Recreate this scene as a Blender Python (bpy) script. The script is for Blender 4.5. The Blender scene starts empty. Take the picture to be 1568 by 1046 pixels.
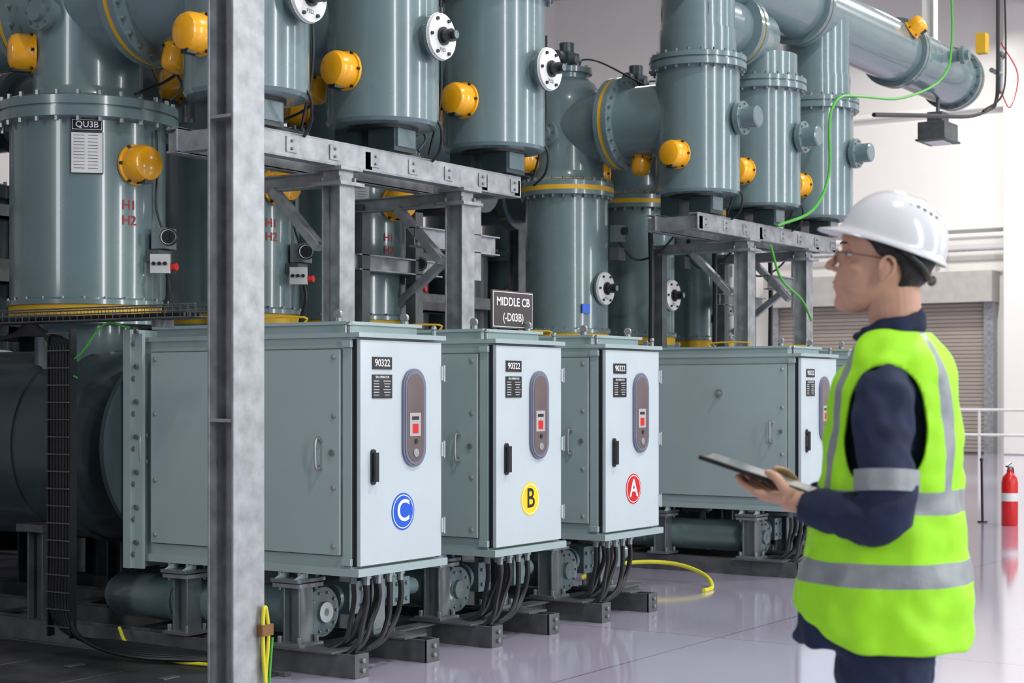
import bpy, bmesh, math, random
from mathutils import Vector as V, Matrix as M
random.seed(4)
pi=math.pi
Z=V((0,0,1))
# ---------------------------------------------------------------- materials
def mat(name,col,rough=.5,metal=0,var=.08,scale=6,bump=0,coat=0,bscale=80,emit=0,sss=0):
    m=bpy.data.materials.new(name); m.use_nodes=True
    nt=m.node_tree; b=nt.nodes['Principled BSDF']
    tc=nt.nodes.new('ShaderNodeTexCoord'); no=nt.nodes.new('ShaderNodeTexNoise')
    no.inputs['Scale'].default_value=scale; no.inputs['Detail'].default_value=5
    nt.links.new(tc.outputs['Object'],no.inputs['Vector'])
    cr=nt.nodes.new('ShaderNodeValToRGB')
    cr.color_ramp.elements[0].position=.3; cr.color_ramp.elements[1].position=.7
    cr.color_ramp.elements[0].color=[c*(1-var) for c in col]+[1]
    cr.color_ramp.elements[1].color=[min(1,c*(1+var)) for c in col]+[1]
    nt.links.new(no.outputs['Fac'],cr.inputs['Fac']); nt.links.new(cr.outputs['Color'],b.inputs['Base Color'])
    mr=nt.nodes.new('ShaderNodeMapRange'); mr.inputs['To Min'].default_value=max(0,rough*.85); mr.inputs['To Max'].default_value=min(1,rough*1.2)
    nt.links.new(no.outputs['Fac'],mr.inputs['Value']); nt.links.new(mr.outputs['Result'],b.inputs['Roughness'])
    b.inputs['Metallic'].default_value=metal
    if coat: b.inputs['Coat Weight'].default_value=coat; b.inputs['Coat Roughness'].default_value=.08
    if bump:
        n2=nt.nodes.new('ShaderNodeTexNoise'); n2.inputs['Scale'].default_value=bscale
        nt.links.new(tc.outputs['Object'],n2.inputs['Vector'])
        bp=nt.nodes.new('ShaderNodeBump'); bp.inputs['Strength'].default_value=bump; bp.inputs['Distance'].default_value=.01
        nt.links.new(n2.outputs['Fac'],bp.inputs['Height']); nt.links.new(bp.outputs['Normal'],b.inputs['Normal'])
    if emit:
        b.inputs['Emission Color'].default_value=list(col)+[1]; b.inputs['Emission Strength'].default_value=emit
    if sss:
        b.inputs['Subsurface Weight'].default_value=sss; b.inputs['Subsurface Radius'].default_value=(.01,.004,.002)
    return m
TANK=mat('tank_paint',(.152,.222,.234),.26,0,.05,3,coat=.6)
TANKD=mat('dark_tank_paint_shade',(.042,.064,.070),.33,0,.06,3,coat=.3)  # dark teal tanks; rear row's shade is put into this colour too
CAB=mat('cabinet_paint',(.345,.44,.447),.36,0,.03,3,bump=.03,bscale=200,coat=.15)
CABLIT=mat('cabinet_paint_lit',(.52,.60,.63),.36,0,.03,3,bump=.03,bscale=200,coat=.15)  # same paint as the cabinet, lightened for light falling on the front
GALV=mat('galvanized_steel',(.38,.395,.41),.38,.6,.22,14,bump=.05)
GALVD=mat('aged_steel',(.12,.128,.132),.5,.4,.25,10,bump=.08)
BOLT=mat('bolt_steel',(.26,.29,.30),.35,.7)
YEL=mat('yellow_plastic',(.92,.42,.004),.28,0,.05,5,coat=.5)
YELR=mat('yellow_ring',(.72,.42,.02),.5)
BLK=mat('black_rubber',(.010,.010,.012),.42)
BLKP=mat('black_plastic',(.015,.015,.017),.3)
WHT=mat('white_plate',(.72,.73,.72),.35)
TXTW=mat('white_print',(.85,.85,.85),.5)
TXTR=mat('red_print',(.45,.02,.015),.5)
RED=mat('red_paint',(.62,.012,.012),.3)
BLUE=mat('blue_sticker',(.006,.10,.62),.35)
YST=mat('yellow_sticker',(.95,.66,.004),.35)
GRN=mat('green_yellow_wire',(.07,.40,.04),.4)
YHOSE=mat('yellow_hose',(.72,.66,.04),.4)
LILAC=mat('window_frame_grey',(.16,.17,.24),.35)
GLASS=mat('window_glass',(.17,.135,.135),.08,0,.15,4)
INDP=mat('indicator_plate',(.42,.40,.40),.4)
BROWN=mat('brown_clamp',(.22,.10,.03),.5)
SIGN=mat('sign_dark',(.05,.04,.04),.4)
FLSHADE=mat('floor_shade_tone',(.055,.055,.06),.45,.3,.3,5,bump=.2,bscale=40)  # dark tone standing in for unlit floor
NAVY=mat('navy_fabric',(.012,.022,.062),.8,0,.25,18,bump=.35,bscale=14)
VEST=mat('hi_vis_fabric',(.38,.88,.012),.6,0,.06,20,bump=.3,bscale=16,emit=.04)  # fluorescent cloth with a faint glow added to its colour
REFL=mat('reflective_tape',(.30,.33,.34),.45,.1,.1,30,bump=.1)
SKIN=mat('skin',(.64,.36,.25),.55,0,.08,26,sss=.15,bump=.06,bscale=160)
LIP=mat('lips',(.50,.22,.17),.5)
HAIR=mat('black_hair',(.012,.010,.010),.5,0,.3,60,bump=.5,bscale=120)
HAT=mat('hard_hat_white',(.80,.81,.83),.18,0,.02,3,coat=.6)
SHOE=mat('black_leather',(.02,.02,.02),.4)
WALL=mat('wall_paint',(.78,.76,.725),.7,0,.03,.5)
WALLT=mat('wall_trim_paint',(.84,.82,.785),.6,0,.03,.5)
SHUT=mat('shutter_paint',(.36,.31,.27),.5,0,.05,1)
CEIL=mat('ceiling_paint',(.45,.45,.45),.8)
CRANE=mat('crane_girder_paint',(.25,.16,.08),.5)
STEELP=mat('handrail_paint',(.62,.62,.62),.4)
FLOOR=mat('epoxy_floor',(.46,.425,.54),.085,0,.05,.35,coat=.5)
def floor_joints():
    nt=FLOOR.node_tree; b=nt.nodes['Principled BSDF']
    br=nt.nodes.new('ShaderNodeTexBrick'); br.offset=0
    br.inputs['Scale'].default_value=1; br.inputs['Brick Width'].default_value=4.0; br.inputs['Row Height'].default_value=4.0
    br.inputs['Mortar Size'].default_value=.008
    tc=nt.nodes['Texture Coordinate']; nt.links.new(tc.outputs['Object'],br.inputs['Vector'])
    mx=nt.nodes.new('ShaderNodeMix'); mx.data_type='RGBA'
    src=b.inputs['Base Color'].links[0].from_socket
    nt.links.new(br.outputs['Fac'],mx.inputs['Factor']); nt.links.new(src,mx.inputs[6]); mx.inputs[7].default_value=(.28,.24,.32,1)
    nt.links.new(mx.outputs[2],b.inputs['Base Color'])
floor_joints()

# ---------------------------------------------------------------- builder
def fr(n):
    n=V(n).normalized()
    x=Z.cross(n)
    if x.length<1e-3: x=V((1,0,0))
    x.normalize(); return x,n.cross(x).normalized(),n
_tc={}
def text_geo(s,size):
    k=(s,size)
    if k in _tc: return _tc[k]
    c=bpy.data.curves.new('t','FONT'); c.body=s; c.size=size; c.align_x='CENTER'; c.align_y='CENTER'; c.resolution_u=4; c.offset=size*.012
    o=bpy.data.objects.new('t',c); bpy.context.scene.collection.objects.link(o)
    bpy.context.view_layer.update()
    me=o.evaluated_get(bpy.context.evaluated_depsgraph_get()).to_mesh()
    r=([v.co.copy() for v in me.vertices],[list(p.vertices) for p in me.polygons])
    bpy.data.objects.remove(o); bpy.data.curves.remove(c); _tc[k]=r; return r
def crom(P,n=6):
    P=[V(p) for p in P]
    if len(P)<3: return P
    Q=[P[0]*2-P[1]]+P+[P[-1]*2-P[-2]]; out=[]
    for i in range(1,len(Q)-2):
        a,b,c,d=Q[i-1:i+3]
        for k in range(n):
            t=k/n
            out.append(.5*((2*b)+(c-a)*t+(2*a-5*b+4*c-d)*t*t+(3*b-a-3*c+d)*t**3))
    out.append(P[-1]); return out
class B:
    def __init__(s): s.v=[];s.f=[];s.m=[];s.mats=[]
    def mi(s,m):
        if m not in s.mats: s.mats.append(m)
        return s.mats.index(m)
    def add(s,vs,fs,m):
        o=len(s.v); s.v+=[V(a) for a in vs]; i=s.mi(m) if not isinstance(m,list) else None
        for k,f in enumerate(fs):
            s.f.append([a+o for a in f]); s.m.append(i if i is not None else s.mi(m[k]))
    def obox(s,c,x,y,z,d,m):
        c=V(c); x=V(x)*d[0]/2;y=V(y)*d[1]/2;z=V(z)*d[2]/2
        vs=[c+x*i+y*j+z*k for i in(-1,1) for j in(-1,1) for k in(-1,1)]
        s.add(vs,[(0,1,3,2),(4,6,7,5),(0,4,5,1),(2,3,7,6),(0,2,6,4),(1,5,7,3)],m)
    def box(s,a,b,m):
        a=V(a);b=V(b); s.obox((a+b)/2,(1,0,0),(0,1,0),(0,0,1),b-a,m)
    def plate(s,c,n,w,h,t,m):
        x,y,n=fr(n); s.obox(V(c)+n*t/2,x,y,n,(w,h,t),m)
    def poly(s,c,n,pts,t,m):
        x,y,n=fr(n); c=V(c); k=len(pts)
        vs=[c+x*p[0]+y*p[1] for p in pts]+[c+x*p[0]+y*p[1]+n*t for p in pts]
        s.add(vs,[list(range(k))[::-1],list(range(k,2*k))]+[[i,(i+1)%k,(i+1)%k+k,i+k] for i in range(k)],m)
    def lathe(s,o,n,prof,m,seg=40):
        x,y,n=fr(n); o=V(o); vs=[];fs=[];ms=[]
        for p in prof:
            for j in range(seg):
                a=2*pi*j/seg; vs.append(o+n*p[1]+(x*math.cos(a)+y*math.sin(a))*max(p[0],1e-4))
        for i in range(len(prof)-1):
            mm=prof[i+1][2] if len(prof[i+1])>2 else m
            for j in range(seg):
                k=(j+1)%seg; fs.append([i*seg+j,i*seg+k,(i+1)*seg+k,(i+1)*seg+j]); ms.append(mm)
        fs.append(list(range(seg))[::-1]); ms.append(m)
        l=(len(prof)-1)*seg; fs.append([l+j for j in range(seg)]); ms.append(m)
        s.add(vs,fs,ms)
    def cyl(s,p,q,r,m,seg=16,r2=None):
        p=V(p);q=V(q); s.lathe(p,q-p,[(r,0),(r if r2 is None else r2,(q-p).length)],m,seg)
    def bolts(s,o,n,R,k,r,h,m=None,ph=0):
        x,y,n=fr(n); o=V(o)
        for i in range(k):
            a=2*pi*i/k+ph; c=o+(x*math.cos(a)+y*math.sin(a))*R
            s.lathe(c,n,[(r,0),(r,h)],m or BOLT,6)
    def tube(s,P,r,m,seg=8,n=5,radii=None,sx=1):
        pts=crom(P,n) if len(P)>2 else [V(p) for p in P]
        N=len(pts)
        if radii:
            rr=[]
            for i in range(N):
                t=i/(N-1)*(len(radii)-1); k=min(int(t),len(radii)-2); rr.append(radii[k]+(radii[k+1]-radii[k])*(t-k))
        else: rr=[r]*N
        vs=[];fs=[]; prev=None
        for i,p in enumerate(pts):
            t=(pts[min(i+1,N-1)]-pts[max(i-1,0)]).normalized()
            if prev is None:
                u=t.cross(Z); 
                if u.length<.1: u=t.cross(V((1,0,0)))
            else: u=prev-t*prev.dot(t)
            u.normalize(); prev=u; w=t.cross(u)
            for j in range(seg):
                a=2*pi*j/seg; vs.append(p+(u*math.cos(a)+w*math.sin(a))*rr[i])
        for i in range(N-1):
            for j in range(seg):
                k=(j+1)%seg; fs.append([i*seg+j,i*seg+k,(i+1)*seg+k,(i+1)*seg+j])
        fs.append(list(range(seg))[::-1]); fs.append([(N-1)*seg+j for j in range(seg)])
        s.add(vs,fs,m)
    def ell(s,c,r,m,seg=20,rot=None):
        c=V(c); vs=[];fs=[]; h=seg//2
        for i in range(h+1):
            t=pi*i/h
            for j in range(seg):
                a=2*pi*j/seg; p=V((r[0]*math.sin(t)*math.cos(a),r[1]*math.sin(t)*math.sin(a),r[2]*math.cos(t)))
                if rot: p=rot@p
                vs.append(c+p)
        for i in range(h):
            for j in range(seg):
                k=(j+1)%seg; fs.append([i*seg+j,(i+1)*seg+j,(i+1)*seg+k,i*seg+k])
        s.add(vs,fs,m)
    def loft(s,rings,m,cap=True,skip=None,mf=None):
        n=len(rings[0]); vs=[p for r in rings for p in r]; fs=[];ms=[]
        for i in range(len(rings)-1):
            for j in range(n):
                if skip and skip(i,j): continue
                k=(j+1)%n; fs.append([i*n+j,i*n+k,(i+1)*n+k,(i+1)*n+j]); ms.append(mf(i,j) if mf else m)
        if cap:
            fs.append(list(range(n))[::-1]); ms.append(m); l=(len(rings)-1)*n; fs.append([l+j for j in range(n)]); ms.append(m)
        s.add(vs,fs,ms)
    def text(s,t,c,n,size,m,sx=1):
        x,y,n=fr(n); vs,fs=text_geo(t,size); c=V(c)
        s.add([c+x*a.x*sx+y*a.y for a in vs],fs,m)
    def hbeam(s,p,q,wdir,w,h,m,tf=.012,tw=.010):
        p=V(p);q=V(q); d=(q-p).normalized(); wv=V(wdir).normalized(); hv=d.cross(wv).normalized(); L=(q-p).length; c=(p+q)/2
        s.obox(c+hv*(h-tf)/2,d,wv,hv,(L,w,tf),m); s.obox(c-hv*(h-tf)/2,d,wv,hv,(L,w,tf),m); s.obox(c,d,wv,hv,(L,tw,h-tf),m)
    def xf(s,mx): s.v=[mx@a for a in s.v]; return s
    def build(s,name,loc=(0,0,0),bevel=0,parent=None,ang=35,remesh=0,smooth=0,relax=0):
        me=bpy.data.meshes.new(name); me.from_pydata([tuple(a) for a in s.v],[],s.f)
        for k in s.mats: me.materials.append(k)
        for p,i in zip(me.polygons,s.m): p.material_index=i; p.use_smooth=True
        bm=bmesh.new(); bm.from_mesh(me)
        bmesh.ops.remove_doubles(bm,verts=bm.verts,dist=1e-5)
        if relax:
            loose=[v for v in bm.verts if not v.link_faces]; bmesh.ops.delete(bm,geom=loose,context='VERTS')
            bv=[(v,[e.other_vert(v) for e in v.link_edges if e.is_boundary]) for v in bm.verts if v.is_boundary]
            for _ in range(relax):
                new=[(v,(v.co*2+n[0].co+n[1].co)/4) for v,n in bv if len(n)==2]
                for v,c in new: v.co=c
        bmesh.ops.recalc_face_normals(bm,faces=bm.faces); bm.to_mesh(me); bm.free()
        if not remesh: me.set_sharp_from_angle(angle=math.radians(ang))
        o=bpy.data.objects.new(name,me); o.location=loc; bpy.context.scene.collection.objects.link(o)
        if parent: o.parent=parent
        if remesh:
            r=o.modifiers.new('r','REMESH'); r.mode='VOXEL'; r.voxel_size=remesh; r.use_smooth_shade=True
            if smooth: q=o.modifiers.new('s','SMOOTH'); q.iterations=smooth; q.factor=.5
        if bevel:
            q=o.modifiers.new('b','BEVEL'); q.width=bevel; q.segments=2; q.limit_method='ANGLE'; q.angle_limit=math.radians(50)
        return o
def inst(o,loc):
    n=o.copy(); n.location=loc; bpy.context.scene.collection.objects.link(n); return n

# ---------------------------------------------------------------- room
b=B(); b.box((-6,-8,-.1),(35.2,22.2,0),FLOOR); b.build('floor')
b=B(); b.box((35,-8,0),(35.2,22.2,11),WALL)
b.build('wall_east')
b=B(); b.box((-6,22,0),(35,22.2,11),WALL); b.build('wall_north')
b=B(); b.box((-6,-8,11),(35.2,22.2,11.15),CEIL); b.build('ceiling')
b=B()
for v0 in(-6,.5,9.2,16.6):
    b.box((34.55,v0,0),(35,v0+1.5,10.9),WALLT)
b.build('trim_1',bevel=.03)
b=B()
for z,h in((4.75,.22),(7.3,.12)): b.box((34.8,-8,z),(35,22,z+h),WALLT)
b.build('trim_2',bevel=.02)
b=B(); b.box((34.9,-8,0),(35,9.2,.15),GALV); b.build('baseboard_east')
b=B()
for i in range(38): b.poly((34.86,13.5,.04+i*.083+.041),(-1,0,0),[(-2.35,-.04),(2.35,-.04),(2.35,.03),(-2.35,.03)],.03,SHUT)
b.box((34.9,11.1,0),(34.99,15.95,3.2),SHUT)
b.box((34.7,10.95,0),(34.98,11.15,3.3),GALV); b.box((34.7,15.85,0),(34.98,16.05,3.3),GALV)
b.box((34.45,10.9,3.2),(34.98,16.1,3.85),mat('shutter_hood',(.45,.43,.40),.5))
b.build('door_1')
b=B()
b.tube([(34.6,-7,4.6),(34.6,15.5,4.6)],.05,WALLT); b.tube([(34.6,-7,4.3),(34.6,15.5,4.3)],.03,GALV)
for v in(2,6,8.8,12.5): b.cyl((34.6,v,4.15),(34.6,v,5.0),.04,RED if v==12.5 else WALLT); b.cyl((34.6,v,4.6),(35,v,4.6),.03,GALV)
b.tube([(34.6,12.1,4.6),(34.6,12.1,3.9)],.04,GALV)
b.build('wall_pipe')
b=B()
b.hbeam((31.5,-7,9.75),(31.5,14,9.75),(1,0,0),.35,.5,CRANE,.03,.02)
for i in range(30): b.box((31.3,-7+i*.7,9.55),(31.7,-6.93+i*.7,10.0),CRANE)
for v in(-5.3,1.2,9.9): b.box((31.3,v-.15,9.3),(34.7,v+.15,9.5),CRANE)
b.build('crane_runway_girder')
b=B()
for z in(.45,.95): b.tube([(32.9,11.6,z),(32.9,5.0,z)],.03,STEELP)
for i in range(8): b.cyl((32.9,11.6-i*.94,0),(32.9,11.6-i*.94,.95),.03,STEELP)
b.build('handrail')
b=B()
for j in range(6):
    for i in range(2):
        x=4.15+i*.83; y=5.15+j*.62
        b.box((x,y,.0),(x+.82,y+.61,.018),FLSHADE); b.box((x+.36,y+.27,.018),(x+.46,y+.31,.026),GALVD)
for x in(4.12,5.82): b.box((x-.03,5.1,0),(x+.01,8.9,.022),GALVD)
b.build('floor_shade_plates',bevel=.002)  # added dark plates where the floor lies in shade

# ---------------------------------------------------------------- lamps
def area(name,loc,tgt,sx,sy,pw,col=(1,1,1)):
    l=bpy.data.lights.new(name,'AREA'); l.shape='RECTANGLE'; l.size=sx; l.size_y=sy; l.energy=pw; l.color=col
    o=bpy.data.objects.new(name,l); o.location=loc
    o.rotation_euler=(V(tgt)-V(loc)).to_track_quat('-Z','Y').to_euler(); bpy.context.scene.collection.objects.link(o)
for i,(x,y,pw) in enumerate([(3,0,330),(9,0,430),(16,1,430),(24,3,560),(30,10,640),(24,14,540),(30,-2,430)]):
    b=B(); b.lathe((x,y,9.9),(0,0,1),[(.36,0),(.33,.1),(.14,.25),(.12,.45),(.03,.5),(.03,1.1)],GALV,24); b.build('high_bay_lamp')
    area('lamp_light',(x,y,9.85),(x,y,0),.6,.6,pw,(1,.985,.965))
for i,x in enumerate((1,7.5,14,21)):
    area('tall_key_light',(x,-7,4.5),(x+1,5,1.8),.9,7,430 if x<20 else 330,(.96,.98,1))  # added key strips, made tall to put upright streaks on the tanks
area('west_fill_light',(-5.5,6,5),(6,6,1.5),1.2,5,210,(.95,.98,1))  # added fill from the west to brighten the cabinet sides
w=bpy.data.worlds.new('w'); bpy.context.scene.world=w; w.use_nodes=True
bg=w.node_tree.nodes['Background']; bg.inputs[0].default_value=(.84,.90,1,1); bg.inputs[1].default_value=.17

# ---------------------------------------------------------------- cabinet
def stadium(w,h,n=10):
    r=w/2; p=[]
    for i in range(n+1): a=pi*i/n; p.append((r*math.cos(a),h/2-r+r*math.sin(a)))
    for i in range(n+1): a=pi+pi*i/n; p.append((r*math.cos(a),-h/2+r+r*math.sin(a)))
    return p
def cabinet(letter,disc,lc,loc):
    b=B(); F=(0,-1,0)
    b.box((0,.045,.50),(.65,1.45,1.56),CAB)
    b.box((.008,.02,.508),(.642,.05,1.552),BLKP)
    b.box((.012,0,.512),(.638,.04,1.548),CABLIT)
    b.box((-.02,-.015,.465),(.67,1.45,.50),CAB)
    b.box((-.012,-.012,1.56),(.662,1.45,1.582),CAB)
    b.box((.05,.12,1.58),(.60,1.34,1.625),CAB); b.box((.035,.10,1.622),(.615,1.36,1.637),CAB)
    for sx,x0,x1 in((-1,-.02,0),(1,.65,.67)):
        b.box((x0+.012*(sx<0),.095,.555),(x1-.012*(sx>0),1.315,1.51),GALVD)
        b.box((x0,.10,.56),(x1,1.31,1.505),CAB)
        xx=-.02 if sx<0 else .67
        for y in(.13,1.28):
            for z in(.60,.87,1.2,1.47): b.lathe((xx,y,z),(sx,0,0),[(.012,0),(.012,.006),(.006,.01)],GALV,10)
        for y in(.21,1.345):
            b.tube([(xx,y,.96),(xx+sx*.035,y,.965),(xx+sx*.035,y,1.085),(xx,y,1.09)],.006,GALV,8)
            b.cyl((xx,y,.96),(xx+sx*.01,y,.96),.014,GALV); b.cyl((xx,y,1.09),(xx+sx*.01,y,1.09),.014,GALV)
        b.lathe((xx,.14,1.03),(sx,0,0),[(.014,0),(.014,.012)],BOLT,12)
        for z in(.53,1.53): b.obox((xx-sx*.01,.06,z),(1,0,0),(0,1,0),(0,0,1),(.02,.05,.03),CAB)
    b.box((-.075,1.40,.43),(.725,1.45,1.62),CAB); b.box((-.06,1.33,.43),(-.04,1.40,1.60),CAB); b.box((.69,1.33,.43),(.71,1.40,1.60),CAB)
    for i in range(7):
        z=.5+i*.175
        for x in(-.055,.705): b.lathe((x,1.40,z),F,[(.016,0),(.016,.018)],BOLT,6); 
        b.lathe((-.06,1.365,z+.06),(-1,0,0),[(.014,0),(.014,.015)],BOLT,6)
    for x in(.07,.58):
        for y in(.18,1.28):
            b.cyl((x,y,1.635),(x,y,1.655),.02,BOLT); b.lathe((x-.008,y,1.672),(1,0,0),[(.008,0),(.022,0),(.022,.016),(.008,.016)],GALV,14)
    for x in(-.005,.645):
        b.cyl((x,.05,1.58),(x,.05,1.61),.012,BOLT); b.ell((x,.05,1.62),(.016,.016,.014),BOLT,10)
    b.tube([(.2,.5,1.637),(.2,.5,1.67),(.2,.8,1.67),(.2,.8,1.637)],.006,YELR,6,3)
    for z in(1.40,.66,1.03):
        b.box((.636,-.008,z-.035),(.656,.03,z+.035),CABLIT); b.cyl((.652,-.006,z-.04),(.652,-.006,z+.04),.008,GALV,8)
    b.plate((.17,0,1.443),F,.145,.058,.004,BLKP); b.text('90322',(.17,-.0046,1.443),F,.046,TXTW)
    b.plate((.17,0,1.335),F,.148,.11,.004,BLKP)
    b.text('SF6 OPERATOR',(.17,-.0046,1.378),F,.015,TXTW)
    for i in range(6):
        b.plate((.125,-.004,1.36-i*.013),F,.04,.003,.0006,WHT); b.plate((.205,-.004,1.36-i*.013),F,.055-.01*(i%3),.003,.0006,WHT)
    b.poly((.41,0,1.187),F,stadium(.178,.468),.012,LILAC); b.poly((.41,-.012,1.187),F,stadium(.158,.448),.004,LILAC)
    b.poly((.41,-.0162,1.187),F,stadium(.128,.418),.0015,GLASS)
    b.plate((.405,-.0178,1.155),F,.085,.11,.001,INDP); b.plate((.405,-.0189,1.135),F,.045,.045,.001,RED); b.plate((.405,-.0189,1.185),F,.055,.016,.001,BLKP)
    b.lathe((.41,-.0178,1.02),F,[(.02,0),(.02,.004)],GALV,14); b.lathe((.41,-.0178,1.075),F,[(.012,0),(.012,.004)],BLKP,12)
    b.poly((.10,0,.963),F,stadium(.032,.165),.010,BLKP); b.box((.090,-.022,.90),(.110,-.01,.92),BLKP); b.box((.090,-.022,1.0),(.110,-.01,1.02),BLKP); b.box((.088,-.030,.895),(.112,-.020,1.03),BLKP)
    if letter:
        b.lathe((.33,0,.745),F,[(.088,0),(.088,.002)],disc,40)
        b.lathe((.33,-.0021,.745),F,[(.080,0),(.080,.0006)],TXTW,40); b.lathe((.33,-.0029,.745),F,[(.075,0),(.075,.0006)],disc,40)
        b.text(letter,(.33,-.0042,.745),F,.145,lc)
    for i in range(4):
        for y in(.05,.13): b.lathe((.12+i*.085,y,.465),(0,0,-1),[(.024,0),(.024,.02),(.017,.02),(.017,.05)],BOLT,8)
    b.lathe((-.02,.62,1.30),(-1,0,0),[(.03,0),(.03,.01),(.012,.01),(.012,.03)],GALV,16) if not letter else None
    return b.build('switchgear_control_cabinet',loc,bevel=.004)
PH=[0,1.105,2.21,4.92,6.025,7.13]
lets=[('C',BLUE,TXTW),('B',YST,BLKP),('A',RED,TXTW),(None,0,0),(None,0,0),(None,0,0)]
for u0,(l,d,c) in zip(PH,lets): cabinet(l,d,c,(5.94+u0,4.79,0))

# ---------------------------------------------------------------- switchgear units
def ydome(b,p,n,s=1.0):
    b.lathe(p,n,[(.06*s,-.06),(.06*s,0),(.108*s,0),(.108*s,.014),(.098*s,.018,YEL),(.10*s,.05,YEL),(.098*s,.10,YEL),(.085*s,.125,YEL),(.06*s,.138,YEL),(.02*s,.142,YEL)],YEL,28)
    b.bolts(V(p)+V(n).normalized()*.014,n,.104*s,6,.009*s,.014,BLKP)
    x,y,nn=fr(n); b.obox(V(p)+nn*.085-y*.07*s,x,y,nn,(.05*s,.07*s,.07*s),BLKP)
def flange(b,o,n,r,R,g=.035,k=20,yel=True):
    b.lathe(o,n,[(r,-.06),(R,-.055),(R,-.016),(R*.985,-.016),(R*.985,.016,YELR if yel else TANK),(R,.016),(R,.055),(r,.06)],TANK,44)
    nn=V(n).normalized()
    b.bolts(V(o)+nn*.055,nn,(R+r)/2+.012,k,.011,.022); b.bolts(V(o)-nn*.055,-nn,(R+r)/2+.012,k,.011,.022)
def wplate(b,p,n,s=1):
    b.lathe(p,n,[(.085*s,-.08),(.085*s,0),(.13*s,0),(.13*s,.02),(.128*s,.021,WHT),(.125*s,.036,WHT),(.05*s,.037,WHT),(.05*s,.05,BLKP),(.036*s,.05,BLKP),(.036*s,.10,BLKP),(.022*s,.10,BLKP),(.022*s,.13,BLKP)],TANK,32)
    b.bolts(V(p)+V(n).normalized()*.036,n,.103*s,6,.010,.012,BLKP)
    b.text('P322',V(p)+V(n).normalized()*.0372+Z*-.075*s,n,.028*s,BLKP)
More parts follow.
